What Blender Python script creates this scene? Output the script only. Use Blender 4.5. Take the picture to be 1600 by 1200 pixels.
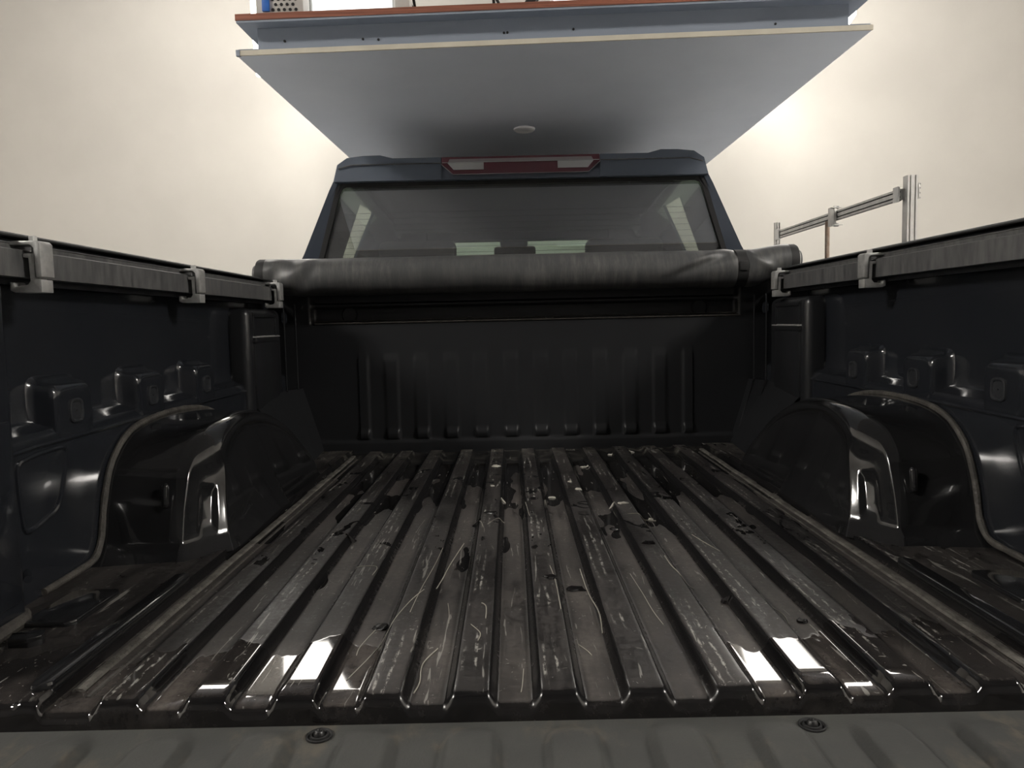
import bpy, bmesh, math, random
from mathutils import Vector, Matrix, noise
random.seed(7)
S = bpy.context.scene
C = S.collection
for o in list(bpy.data.objects):
    bpy.data.objects.remove(o)

# ------------------------------------------------------------------ camera
# metres; X right, Y towards the cab, Z up; bed floor (rib tops) is z = 0, workshop floor is z = GROUND
GROUND = -0.88
FPX = 1175.2
cam_d = bpy.data.cameras.new('camera')
cam = bpy.data.objects.new('camera', cam_d)
C.objects.link(cam)
S.camera = cam
cam_d.sensor_width = 36.0
cam_d.lens = FPX / 1600 * 36.0
cam_d.clip_start = 0.02
_p, _y, _r = -0.0811, 0.0006, -0.0220
_f = Vector((-math.sin(_y) * math.cos(_p), math.cos(_y) * math.cos(_p), math.sin(_p)))
_rt = Vector((math.cos(_y), math.sin(_y), 0))
_up = _rt.cross(_f)
_R = _rt * math.cos(_r) + _up * math.sin(_r)
_U = -_rt * math.sin(_r) + _up * math.cos(_r)
cam.matrix_world = Matrix(((_R.x, _U.x, -_f.x, -0.0462), (_R.y, _U.y, -_f.y, 0), (_R.z, _U.z, -_f.z, 0.4229), (0, 0, 0, 1)))

# ------------------------------------------------------------------ world, exposure
w = bpy.data.worlds.new('world')
S.world = w
w.use_nodes = True
w.node_tree.nodes['Background'].inputs[0].default_value = (0.9, 0.93, 1, 1)
w.node_tree.nodes['Background'].inputs[1].default_value = 0.02
S.view_settings.view_transform = 'Standard'
S.view_settings.look = 'None'
S.view_settings.gamma = 1
S.view_settings.use_curve_mapping = False
S.view_settings.exposure = 0.0
FILL_HIGH = 26.0      # added boxes out of view under the roof, brighten the upper wall
LAMP_BACK = 11.5      # pendant boxes in front of the back wall
FILL_REAR = 118.0       # added fill panels out of view above the camera, brighten the truck
LAMP_SHELF = 3.0      # light box standing on the platform

# ------------------------------------------------------------------ materials
def mat(name, col=(0.5, 0.5, 0.5), rough=0.5, metal=0.0, coat=0.0, spec=0.5):
    m = bpy.data.materials.new(name)
    m.use_nodes = True
    b = m.node_tree.nodes['Principled BSDF']
    b.inputs['Base Color'].default_value = (*col, 1)
    b.inputs['Roughness'].default_value = rough
    b.inputs['Metallic'].default_value = metal
    b.inputs['Coat Weight'].default_value = coat
    b.inputs['Coat Roughness'].default_value = 0.03
    b.inputs['Specular IOR Level'].default_value = spec
    return m

class NT:
    def __init__(s, m):
        s.m = m; s.t = m.node_tree; s.n = s.t.nodes; s.b = s.n['Principled BSDF']
        s.co = s.n.new('ShaderNodeTexCoord').outputs['Object']
    def link(s, a, b): s.t.links.new(a, b)
    def val(s, x, sock):
        if hasattr(x, 'links'): s.link(x, sock)
        elif isinstance(x, (tuple, list)): sock.default_value = (*x, 1) if len(x) == 3 and sock.type == 'RGBA' else x
        else: sock.default_value = x
    def scale(s, v, co=None):
        n = s.n.new('ShaderNodeMapping'); n.inputs['Scale'].default_value = v
        s.link(co or s.co, n.inputs['Vector']); return n.outputs[0]
    def noise(s, sc, detail=3, rough=0.5, co=None, dist=0.0):
        n = s.n.new('ShaderNodeTexNoise'); n.inputs['Scale'].default_value = sc
        n.inputs['Detail'].default_value = detail; n.inputs['Roughness'].default_value = rough
        n.inputs['Distortion'].default_value = dist
        s.link(co or s.co, n.inputs['Vector']); return n.outputs['Fac']
    def ramp(s, x, lo, hi, a=0.0, b=1.0):
        n = s.n.new('ShaderNodeMapRange'); n.interpolation_type = 'SMOOTHSTEP'
        s.val(x, n.inputs['Value']); n.inputs['From Min'].default_value = lo; n.inputs['From Max'].default_value = hi
        n.inputs['To Min'].default_value = a; n.inputs['To Max'].default_value = b; return n.outputs[0]
    def math(s, op, a, b=0.0, c=0.0):
        n = s.n.new('ShaderNodeMath'); n.operation = op
        s.val(a, n.inputs[0]); s.val(b, n.inputs[1]); s.val(c, n.inputs[2]); return n.outputs[0]
    def mix(s, f, a, b):
        n = s.n.new('ShaderNodeMix'); n.data_type = 'RGBA'
        s.val(f, n.inputs['Factor']); s.val(a, n.inputs[6]); s.val(b, n.inputs[7]); return n.outputs[2]
    def xyz(s, v=None):
        n = s.n.new('ShaderNodeSeparateXYZ'); s.link(v or s.co, n.inputs[0]); return n.outputs
    def bump(s, h, strength, dist=0.01):
        n = s.n.new('ShaderNodeBump'); n.inputs['Strength'].default_value = strength; n.inputs['Distance'].default_value = dist
        s.val(h, n.inputs['Height']); s.link(n.outputs[0], s.b.inputs['Normal'])

M = {}
def noisy(key, a, b, sc, r0, r1, bump=0.0, bs=None, detail=4, stretch=(1, 1, 1), **kw):
    m = mat(key, a, r0, **kw); t = NT(m)
    co = t.scale(stretch); f = t.ramp(t.noise(sc, detail, 0.6, co), 0.3, 0.7)
    t.link(t.mix(f, a, b), t.b.inputs['Base Color'])
    t.link(t.ramp(f, 0, 1, r0, r1), t.b.inputs['Roughness'])
    if bump: t.bump(t.noise(bs or sc * 6, 3, 0.6), bump, 0.004)
    M[key] = m
    return m

noisy('wall', (0.80, 0.775, 0.735), (0.765, 0.74, 0.70), 1.6, 0.7, 0.8, 0.05, 60)
noisy('wall_beige', (0.57, 0.552, 0.513), (0.54, 0.523, 0.486), 1.2, 0.7, 0.8, 0.05, 60)
noisy('ceiling', (0.10, 0.10, 0.105), (0.08, 0.08, 0.085), 2, 0.8, 0.9)
noisy('concrete', (0.74, 0.74, 0.74), (0.68, 0.68, 0.68), 1.5, 0.45, 0.7, 0.1)
noisy('shutter', (0.07, 0.07, 0.072), (0.05, 0.05, 0.052), 2, 0.6, 0.7)
noisy('black_paint', (0.010, 0.0102, 0.011), (0.014, 0.014, 0.0145), 5, 0.10, 0.16, coat=0.6)  # truck paints here are lifted in tone to imitate lens haze
noisy('side_paint', (0.0150, 0.0170, 0.0210), (0.0175, 0.0190, 0.0225), 6, 0.12, 0.22, coat=0.25)
noisy('bulk_paint', (0.0145, 0.0152, 0.0168), (0.0160, 0.0168, 0.0182), 3, 0.30, 0.36)
noisy('cab_paint', (0.052, 0.062, 0.080), (0.056, 0.066, 0.084), 4, 0.12, 0.2, coat=0.6)
noisy('trim_plastic', (0.092, 0.112, 0.145), (0.100, 0.120, 0.153), 30, 0.45, 0.6)
noisy('rail_cap', (0.010, 0.0115, 0.0145), (0.014, 0.0155, 0.0185), 20, 0.6, 0.75, 0.2, 300)
noisy('rail_bar', (0.055, 0.056, 0.058), (0.125, 0.125, 0.122), 22, 0.45, 0.6, stretch=(1, 3, .6))
noisy('clamp_metal', (0.50, 0.50, 0.485), (0.38, 0.38, 0.37), 40, 0.42, 0.6, 0.15, 500, metal=0.55)
noisy('sealer', (0.17, 0.16, 0.14), (0.07, 0.065, 0.056), 26, 0.6, 0.85, 0.8, 220)
noisy('sealer_dark', (0.085, 0.078, 0.068), (0.045, 0.042, 0.037), 30, 0.45, 0.7, 0.7, 180)
noisy('panel_grey', (0.27, 0.305, 0.36), (0.25, 0.285, 0.34), 3, 0.6, 0.7, 0.05, 200)
noisy('panel_light', (0.70, 0.755, 0.84), (0.67, 0.725, 0.81), 3, 0.6, 0.7, 0.05, 200)
noisy('cream', (0.62, 0.58, 0.48), (0.55, 0.51, 0.42), 12, 0.5, 0.6)
noisy('ply_edge', (0.34, 0.12, 0.07), (0.14, 0.05, 0.032), 12, 0.6, 0.75, stretch=(.25, 1, 28))
noisy('alu', (0.62, 0.61, 0.58), (0.52, 0.51, 0.49), 20, 0.4, 0.55, metal=0.3)
noisy('rust', (0.28, 0.17, 0.11), (0.40, 0.33, 0.27), 26, 0.6, 0.8)
noisy('interior', (0.020, 0.020, 0.022), (0.030, 0.030, 0.032), 12, 0.7, 0.85)
noisy('seat_leather', (0.035, 0.034, 0.034), (0.05, 0.048, 0.046), 14, 0.45, 0.6)
noisy('case_grey', (0.58, 0.57, 0.53), (0.50, 0.49, 0.46), 8, 0.5, 0.6)
M['dark'] = mat('dark', (0.004, 0.004, 0.004), 0.6)
M['rubber'] = mat('rubber', (0.012, 0.012, 0.012), 0.7)
M['blue'] = mat('blue', (0.03, 0.14, 0.5), 0.5)
M['white_plastic'] = mat('white_plastic', (0.75, 0.74, 0.71), 0.45)
M['screw'] = mat('screw', (0.14, 0.14, 0.14), 0.4, 0.8)
M['steel_dark'] = mat('steel_dark', (0.06, 0.06, 0.06), 0.4, 0.8)
M['red_lens'] = mat('red_lens', (0.105, 0.032, 0.042), 0.15, coat=0.5)
M['clear_lens'] = mat('clear_lens', (0.42, 0.42, 0.42), 0.18, coat=0.6)
M['grey_lens'] = mat('grey_lens', (0.26, 0.235, 0.245), 0.25)
M['rim'] = mat('rim', (0.35, 0.35, 0.36), 0.35, 0.9)
M['straw'] = mat('straw', (0.36, 0.34, 0.29), 0.6)
M['flake'] = mat('flake', (0.50, 0.48, 0.42), 0.6)
M['leaf_black'] = mat('leaf_black', (0.006, 0.005, 0.005), 0.25)
M['puck'] = mat('puck', (0.80, 0.81, 0.82), 0.4)

def vinyl():
    m = mat('vinyl', (0.05, 0.05, 0.05), 0.5); t = NT(m)
    streak = t.ramp(t.noise(16, 6, 0.75, t.scale((3.2, .5, .5))), 0.38, 0.80)
    blot = t.ramp(t.noise(5, 3, 0.5), 0.35, 0.65)
    f = t.math('MULTIPLY', streak, t.math('ADD', t.math('MULTIPLY', blot, 0.6), 0.4))
    t.link(t.mix(f, (0.062, 0.063, 0.064), (0.150, 0.147, 0.139)), t.b.inputs['Base Color'])
    t.link(t.ramp(f, 0, 1, 0.40, 0.62), t.b.inputs['Roughness'])
    t.bump(t.noise(350, 2), 0.12, 0.002)
    M['vinyl'] = m
vinyl()

def emit(name, col, strength):
    m = bpy.data.materials.new(name); m.use_nodes = True
    n = m.node_tree.nodes; n.clear()
    e = n.new('ShaderNodeEmission'); e.inputs[0].default_value = (*col, 1); e.inputs[1].default_value = strength
    o = n.new('ShaderNodeOutputMaterial'); m.node_tree.links.new(e.outputs[0], o.inputs[0])
    M[name] = m
emit('lamp_back', (1.0, 0.95, 0.875), LAMP_BACK)
emit('fill_high', (1.0, 0.945, 0.875), FILL_HIGH)
emit('fill_rear', (1.0, 0.95, 0.885), FILL_REAR)
emit('lamp_shelf', (1.0, 0.98, 0.95), LAMP_SHELF)

def glass(name, tint, refl_rough=0.0, veil=0.0, f0=0.06):
    m = bpy.data.materials.new(name); m.use_nodes = True
    n = m.node_tree.nodes; n.clear(); L = m.node_tree.links.new
    tr = n.new('ShaderNodeBsdfTransparent'); tr.inputs[0].default_value = (*tint, 1)
    gl = n.new('ShaderNodeBsdfGlossy'); gl.inputs['Roughness'].default_value = refl_rough
    lw = n.new('ShaderNodeLayerWeight'); lw.inputs[0].default_value = 0.5       # Schlick term, the same from both faces of the pane
    pw = n.new('ShaderNodeMath'); pw.operation = 'POWER'; L(lw.outputs['Facing'], pw.inputs[0]); pw.inputs[1].default_value = 5.0
    fr = n.new('ShaderNodeMath'); fr.operation = 'MULTIPLY_ADD'; L(pw.outputs[0], fr.inputs[0]); fr.inputs[1].default_value = 0.92; fr.inputs[2].default_value = f0
    df = n.new('ShaderNodeBsdfDiffuse'); df.inputs[0].default_value = (0.42, 0.43, 0.44, 1); dm = n.new('ShaderNodeMixShader'); dm.inputs[0].default_value = veil  # grey diffuse mixed into the pane paints lens haze over it
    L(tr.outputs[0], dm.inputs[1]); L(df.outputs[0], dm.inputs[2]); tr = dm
    mx = n.new('ShaderNodeMixShader'); o = n.new('ShaderNodeOutputMaterial')
    L(fr.outputs[0], mx.inputs[0]); L(tr.outputs[0], mx.inputs[1]); L(gl.outputs[0], mx.inputs[2]); L(mx.outputs[0], o.inputs[0])
    M[name] = m
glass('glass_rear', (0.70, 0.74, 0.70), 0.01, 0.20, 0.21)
glass('glass_green', (0.62, 0.80, 0.70))
glass('glass_side', (0.72, 0.78, 0.72))
glass('acrylic', (0.9, 0.92, 0.93))

RP = 0.1022                                     # rib pitch of the cargo floor
def floor_material():
    m = mat('bed_floor', (0.01, 0.01, 0.01), 0.3); t = NT(m)
    x, y, z = t.xyz()
    nrm = t.n.new('ShaderNodeNewGeometry').outputs['Normal']
    nz = t.xyz(nrm)[2]
    flat = t.ramp(nz, 0.80, 0.995)
    valley = t.ramp(z, -0.011, -0.006, 1.0, 0.0)
    top = t.math('SUBTRACT', 1.0, valley)
    big = t.noise(3.2, 4, 0.55, t.scale((1.6, 0.8, 1)))
    film = t.ramp(big, 0.30, 0.70, 0.35, 1.0)
    grain = t.noise(90, 5, 0.7)
    smear = t.noise(28, 5, 0.7, t.scale((1.6, 0.16, 1)))
    film = t.math('MULTIPLY', film, t.math('MULTIPLY', t.ramp(grain, 0.25, 0.75, 0.55, 1.3), t.ramp(smear, 0.3, 0.7, 0.6, 1.25)))
    # front (cab) end: extra dry grit on the flats
    grit = t.math('MULTIPLY', t.ramp(y, 2.25, 2.52), t.ramp(t.noise(22, 5, 0.7), 0.45, 0.68))
    film = t.math('MULTIPLY', t.math('MULTIPLY', film, t.ramp(valley, 0, 1, 0.72, 1.15)), t.ramp(flat, 0, 1, 0.16, 1.0))
    # standing water and its dark edge in the channels, long tongues running away from the cab
    tongue = t.noise(5, 3, 0.5, t.scale((2.2, 0.55, 1)))
    wet_v = t.math('MULTIPLY', t.ramp(t.math('SUBTRACT', tongue, t.math('MULTIPLY', t.math('SUBTRACT', 1.9, y), 0.30)), 0.465, 0.475), valley)
    wet_t = t.math('MULTIPLY', t.ramp(t.noise(15, 4, 0.6, t.scale((1.0, 0.55, 1)), 1.2), 0.615, 0.63), t.ramp(y, 1.15, 1.5))
    wet_t = t.math('MULTIPLY', wet_t, top)
    wet = t.math('MINIMUM', t.math('ADD', wet_v, wet_t), 1.0)
    # washed, glossy band along the tailgate end of the outer ribs
    edge = t.math('ADD', 0.985, t.math('MULTIPLY', t.math('SUBTRACT', t.noise(9, 3, 0.6, t.scale((1.2, 0.6, 1))), 0.5), 0.28))
    band = t.ramp(t.math('SUBTRACT', edge, y), -0.004, 0.004)
    band = t.math('MULTIPLY', band, t.ramp(t.math('ABSOLUTE', x), 0.205, 0.235))
    gloss = t.math('MINIMUM', t.math('ADD', wet, band), 1.0)
    film = t.math('MULTIPLY', film, t.math('SUBTRACT', 1.0, t.math('MULTIPLY', wet, 0.85)))
    col = t.mix(film, (0.005, 0.005, 0.0055), (0.056, 0.049, 0.045))
    vcol = t.math('MULTIPLY', t.math('MULTIPLY', valley, film), t.ramp(t.noise(4, 3, 0.5), 0.35, 0.65))
    col = t.mix(t.math('MULTIPLY', vcol, 0.5), col, (0.125, 0.110, 0.098))
    col = t.mix(t.math('MULTIPLY', grit, 0.55), col, (0.20, 0.19, 0.16))
    # rub marks: thin broken pale streaks along the middle of the rib crowns
    u = t.math('ABSOLUTE', t.math('SUBTRACT', t.math('FRACT', t.math('ADD', t.math('DIVIDE', x, RP), 0.56)), 0.5))
    wob = t.noise(7, 2, 0.5, t.scale((0.2, 1, 1)))
    line = t.ramp(t.math('ABSOLUTE', t.math('SUBTRACT', u, t.math('MULTIPLY', wob, 0.13))), 0.004, 0.030, 1.0, 0.0)
    dash = t.ramp(t.noise(120, 3, 0.7, t.scale((1.4, 0.45, 1))), 0.46, 0.60)
    where = t.ramp(t.noise(2.6, 2, 0.5, t.scale((3.0, 1.6, 1))), 0.49, 0.58)
    rub = t.math('MULTIPLY', t.math('MULTIPLY', t.math('MULTIPLY', line, dash), where), top)
    hair = t.ramp(t.noise(34, 2, 0.5, t.scale((2.8, 0.22, 1)), 1.5), 0.665, 0.70)
    hair2 = t.ramp(t.noise(60, 2, 0.5, t.scale((1.0, 0.8, 1)), 2.5), 0.70, 0.73)
    rub = t.math('MINIMUM', t.math('ADD', rub, t.math('MULTIPLY', t.math('ADD', hair, hair2), 0.6)), 1.0)
    rub = t.math('MULTIPLY', rub, flat)
    col = t.mix(t.math('MULTIPLY', rub, 0.80), col, (0.40, 0.39, 0.355))
    t.link(col, t.b.inputs['Base Color'])
    ro = t.ramp(film, 0.0, 0.6, 0.22, 0.62)
    ro = t.math('ADD', t.math('MULTIPLY', ro, t.math('SUBTRACT', 1.0, gloss)), t.math('MULTIPLY', gloss, 0.045))
    t.link(ro, t.b.inputs['Roughness'])
    t.bump(t.math('MULTIPLY', grain, t.math('SUBTRACT', 1.0, gloss)), 0.10, 0.003)
    M['bed_floor'] = m
floor_material()

def tailgate_material():
    m = mat('tailgate_liner', (0.08, 0.08, 0.075), 0.75, spec=0.25); t = NT(m)
    f = t.ramp(t.noise(6, 4, 0.6), 0.3, 0.7)
    d = t.ramp(t.noise(14, 5, 0.65, t.scale((1, 0.6, 1))), 0.52, 0.72)
    col = t.mix(f, (0.072, 0.073, 0.068), (0.054, 0.055, 0.053))
    col = t.mix(t.math('MULTIPLY', d, 0.5), col, (0.15, 0.128, 0.095))
    t.link(col, t.b.inputs['Base Color'])
    t.bump(t.noise(260, 4, 0.7), 0.35, 0.002)
    M['tailgate_liner'] = m
tailgate_material()

# ------------------------------------------------------------------ helpers
def link(name, verts, faces, m, parent=None, smooth=35, loc=None):
    me = bpy.data.meshes.new(name)
    me.from_pydata([tuple(v) for v in verts], [], faces)
    bm = bmesh.new(); bm.from_mesh(me); bmesh.ops.recalc_face_normals(bm, faces=bm.faces); bm.to_mesh(me); bm.free()
    return _fin(name, me, m, parent, smooth, loc)

def _fin(name, me, m, parent, smooth, loc):
    me.materials.append(M[m] if isinstance(m, str) else m)
    if smooth:
        me.polygons.foreach_set('use_smooth', [True] * len(me.polygons))
        me.set_sharp_from_angle(angle=math.radians(smooth))
    me.update()
    o = bpy.data.objects.new(name, me); C.objects.link(o)
    if loc is not None: o.location = loc
    if parent is not None: o.parent = parent
    return o

def thing(name, label, cat, loc=(0, 0, 0), group=None):
    o = bpy.data.objects.new(name, None); C.objects.link(o)
    o.empty_display_size = 0.1
    o.location = loc; tag(o, label, cat, group); return o

def tag(o, label, cat, group=None):
    o['label'] = label; o['category'] = cat
    if group: o['group'] = group
    return o

def struct(o):
    o['kind'] = 'structure'; return o

class MB:
    """collects shapes into one mesh"""
    def __init__(s): s.v = []; s.f = []
    def add(s, v, f):
        k = len(s.v); s.v += [Vector(p) for p in v]; s.f += [tuple(i + k for i in q) for q in f]; return s
    def box(s, x0, x1, y0, y1, z0, z1, bev=0.0, seg=2):
        bm = bmesh.new(); bmesh.ops.create_cube(bm, size=1)
        for q in bm.verts:
            q.co = Vector(((x0 + x1) / 2 + q.co.x * (x1 - x0), (y0 + y1) / 2 + q.co.y * (y1 - y0), (z0 + z1) / 2 + q.co.z * (z1 - z0)))
        if bev: bmesh.ops.bevel(bm, geom=bm.edges[:], offset=bev, segments=seg, affect='EDGES', profile=0.5, clamp_overlap=True)
        bm.verts.index_update()
        s.add([q.co.copy() for q in bm.verts], [[q.index for q in f.verts] for f in bm.faces]); bm.free(); return s
    def prism(s, poly, axis, a, b, bev=0.0):
        """poly of 2D points extruded along axis from a to b; 2D = the two other axes in order"""
        def P(p, t):
            q = list(p); q.insert(axis, t); return q
        n = len(poly)
        if bev:
            bm = bmesh.new()
            va = [bm.verts.new(P(p, a)) for p in poly]; vb = [bm.verts.new(P(p, b)) for p in poly]
            bm.faces.new(va); bm.faces.new(vb[::-1])
            for i in range(n): bm.faces.new((va[i], vb[i], vb[(i + 1) % n], va[(i + 1) % n]))
            bmesh.ops.recalc_face_normals(bm, faces=bm.faces)
            bmesh.ops.bevel(bm, geom=bm.edges[:], offset=bev, segments=2, affect='EDGES', profile=0.5, clamp_overlap=True)
            bm.verts.index_update()
            s.add([q.co.copy() for q in bm.verts], [[q.index for q in f.verts] for f in bm.faces]); bm.free(); return s
        v = [P(p, a) for p in poly] + [P(p, b) for p in poly]
        f = [list(range(n)), list(range(2 * n - 1, n - 1, -1))] + [[i, i + n, (i + 1) % n + n, (i + 1) % n] for i in range(n)]
        return s.add(v, f)
    def tube(s, pts, r, n=10, flat=None, caps=True, up=(0, 0, 1), closed=False):
        """swept round (or flattened: flat=(side,up) radii) section; r may be a list"""
        pts = [Vector(p) for p in pts]; N = len(pts); v = []; f = []
        for i, p in enumerate(pts):
            if closed: d = pts[(i + 1) % N] - pts[i - 1]
            else: d = pts[min(i + 1, N - 1)] - pts[max(i - 1, 0)]
            d.normalize(); u0 = Vector(up)
            if abs(d.dot(u0)) > 0.98: u0 = Vector((1, 0, 0)) if abs(d.x) < 0.9 else Vector((0, 1, 0))
            sd = d.cross(u0).normalized(); uu = sd.cross(d)
            rr = r[i] if isinstance(r, (list, tuple)) else r
            ra, rb = (flat if flat else (rr, rr))
            for k in range(n):
                a = 2 * math.pi * k / n; v.append(p + sd * math.cos(a) * ra + uu * math.sin(a) * rb)
        M_ = N if closed else N - 1
        for i in range(M_):
            j = (i + 1) % N
            for k in range(n): f.append((i * n + k, i * n + (k + 1) % n, j * n + (k + 1) % n, j * n + k))
        if caps and not closed: f += [tuple(range(n))[::-1], tuple(range((N - 1) * n, N * n))]
        return s.add(v, f)
    def grid(s, rows, closed_u=False):
        nu = len(rows[0]); v = [p for r in rows for p in r]; f = []
        for i in range(len(rows) - 1):
            for k in range(nu if closed_u else nu - 1):
                f.append((i * nu + k, i * nu + (k + 1) % nu, (i + 1) * nu + (k + 1) % nu, (i + 1) * nu + k))
        return s.add(v, f)
    def lathe(s, prof, c, axis=2, n=24):
        """prof of (radius, height) along axis through c"""
        rows = []
        for r, h in prof:
            row = []
            for k in range(n):
                a = 2 * math.pi * k / n; q = [r * math.cos(a), r * math.sin(a)]; q.insert(axis, h); row.append(Vector(c) + Vector(q))
            rows.append(row)
        return s.grid(rows, True)
    def mirror(s):
        s.v = [Vector((-p.x, p.y, p.z)) for p in s.v]; s.f = [tuple(q[::-1]) for q in s.f]; return s
    def mapv(s, fn): s.v = [Vector(fn(p)) for p in s.v]; return s
    def build(s, name, m, parent=None, smooth=35, loc=None): return link(name, s.v, s.f, m, parent, smooth, loc)

def sm(a, b, x):
    t = min(1, max(0, (x - a) / (b - a))) if a != b else float(x > a)
    return t * t * (3 - 2 * t)
def catmull(pts, n):
    """resample a polyline of tuples to n points, evenly by arc length, Catmull-Rom"""
    P = [Vector(p) for p in pts]; dense = []
    for i in range(len(P) - 1):
        a, b, c, d = P[max(i - 1, 0)], P[i], P[i + 1], P[min(i + 2, len(P) - 1)]
        for k in range(24):
            t = k / 24
            dense.append(0.5 * ((2 * b) + (c - a) * t + (2 * a - 5 * b + 4 * c - d) * t * t + (3 * b - a - 3 * c + d) * t ** 3))
    dense.append(P[-1])
    L = [0]
    for i in range(1, len(dense)): L.append(L[-1] + (dense[i] - dense[i - 1]).length)
    out = []; j = 0
    for k in range(n):
        q = L[-1] * k / (n - 1)
        while j < len(L) - 2 and L[j + 1] < q: j += 1
        f = (q - L[j]) / max(1e-9, L[j + 1] - L[j]); out.append(dense[j].lerp(dense[j + 1], min(1, max(0, f))))
    return out

# ------------------------------------------------------------------ the workshop shell
RX, RY0, RY1, RZ = 6.4, -3.6, 8.8, 5.4
struct(MB().box(-RX - .15, RX + .15, RY0 - .15, RY1 + .15, GROUND - .15, GROUND).build('floor', 'concrete', smooth=0))
struct(MB().box(-RX - .15, RX + .15, RY0 - .15, RY1 + .15, RZ, RZ + .15).build('ceiling', 'ceiling', smooth=0))
struct(MB().box(-RX - .15, RX + .15, RY1, RY1 + .15, GROUND, RZ).build('wall_back', 'wall_beige', smooth=0))
struct(MB().box(-RX - .15, RX + .15, RY0 - .15, RY0, GROUND, RZ).build('wall_front', 'shutter', smooth=0))
struct(MB().box(-RX - .15, -RX, RY0, RY1, GROUND, RZ).build('wall_left', 'wall', smooth=0))
struct(MB().box(RX, RX + .15, RY0, RY1, GROUND, RZ).build('wall_right', 'wall', smooth=0))

# ------------------------------------------------------------------ pickup truck
truck = thing('pickup_truck', 'black pickup truck seen from its open tailgate into the empty cargo bed', 'truck', (0, 2.6, GROUND))
TO = Vector((0, 2.6, GROUND))
def tp(mb, name, m, parent=truck, smooth=35):
    """build a part of the truck; all coordinates are given in world metres"""
    o = mb.build(name, m, None, smooth)
    o.parent = parent
    o.matrix_parent_inverse = Matrix.Translation(-TO)
    return o
def sub(mb, name, m, parent, smooth=35):
    o = mb.build(name, m, None, smooth); o.parent = parent; return o

Y0, YB = 0.843, 2.573
# cargo floor: a ribbed pressing
def floor_z(x, y):
    ax = abs(x)
    if ax < 5 * RP + 0.045:
        u = abs((x / RP + 0.5) % 1 - 0.5) * RP
        z = -0.0145 * sm(0.0180, 0.0330, u)
    elif ax < 0.596: z = -0.0145
    else: z = -0.0145 * (1 - sm(0.597, 0.606, ax)) - 0.003 * sm(0.622, 0.634, ax)
    z0 = -0.0145 if ax < 0.6 else -0.004
    z = z0 + (z - z0) * (1 - sm(2.515, 2.548, y))
    return z
fm = MB()
xs = []
x = -0.845
while x < 0.8451:
    xs.append(x); x += 0.0026
rows = []
rows.append([(x, Y0 - 0.012, -0.075) for x in xs])
rows.append([(x, Y0 - 0.012, floor_z(x, Y0) - 0.016) for x in xs])
rows.append([(x, Y0 - 0.010, floor_z(x, Y0) - 0.008) for x in xs])
rows.append([(x, Y0 - 0.006, floor_z(x, Y0) - 0.0028) for x in xs])
rows.append([(x, Y0, floor_z(x, Y0)) for x in xs])
for yy in (0.88, 1.0, 1.25, 1.5, 1.75, 2.0, 2.25, 2.50, 2.515, 2.522, 2.530, 2.538, 2.545, 2.55, YB + .01):
    rows.append([(x, yy, floor_z(x, yy)) for x in xs])
fm.grid(rows)
cargo_floor = tp(fm, 'cargo_floor', 'bed_floor', smooth=40)

# sealer beads beside the ribs, and small pressings in the rear corners of the floor
for sgn in (-1, 1):
    b = MB(); pts = []
    for i in range(60):
        y = 0.885 + (2.50 - 0.885) * i / 59
        pts.append((sgn * (0.584 + 0.002 * noise.noise((y * 9, sgn, 0))), y, -0.0135))
    b.tube(pts, 0.01, 8, flat=(0.0085, 0.0035 ))
    sub(b, 'seam_sealer', 'sealer', cargo_floor)
    b = MB(); pts = []
    for i in range(40):
        y = 0.87 + (2.45 - 0.87) * i / 39
        pts.append((sgn * (0.5635 + 0.0007 * noise.noise((y * 14, sgn, 4))), y, -0.0150))
    b.tube(pts, 0.01, 6, flat=(0.004, 0.0028))
    sub(b, 'seam_sealer', 'sealer_dark', cargo_floor)
    for (xa, xb, ya, yb, h) in ((0.602, 0.630, 0.856, 1.262, 0.009), (0.700, 0.745, 0.99, 1.02, 0.010), (0.690, 0.770, 1.06, 1.20, 0.005)):
        b = MB().prism([(xa, ya + .012), (xa + .012, ya), (xb - .006, ya), (xb, ya + .02), (xb, yb - .012), (xb - .012, yb), (xa + .006, yb), (xa, yb - .012)], 2, -0.008, h, 0.004)
        if sgn < 0: b.mirror()
        sub(b, 'floor_pressing', 'black_paint', cargo_floor)

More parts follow.
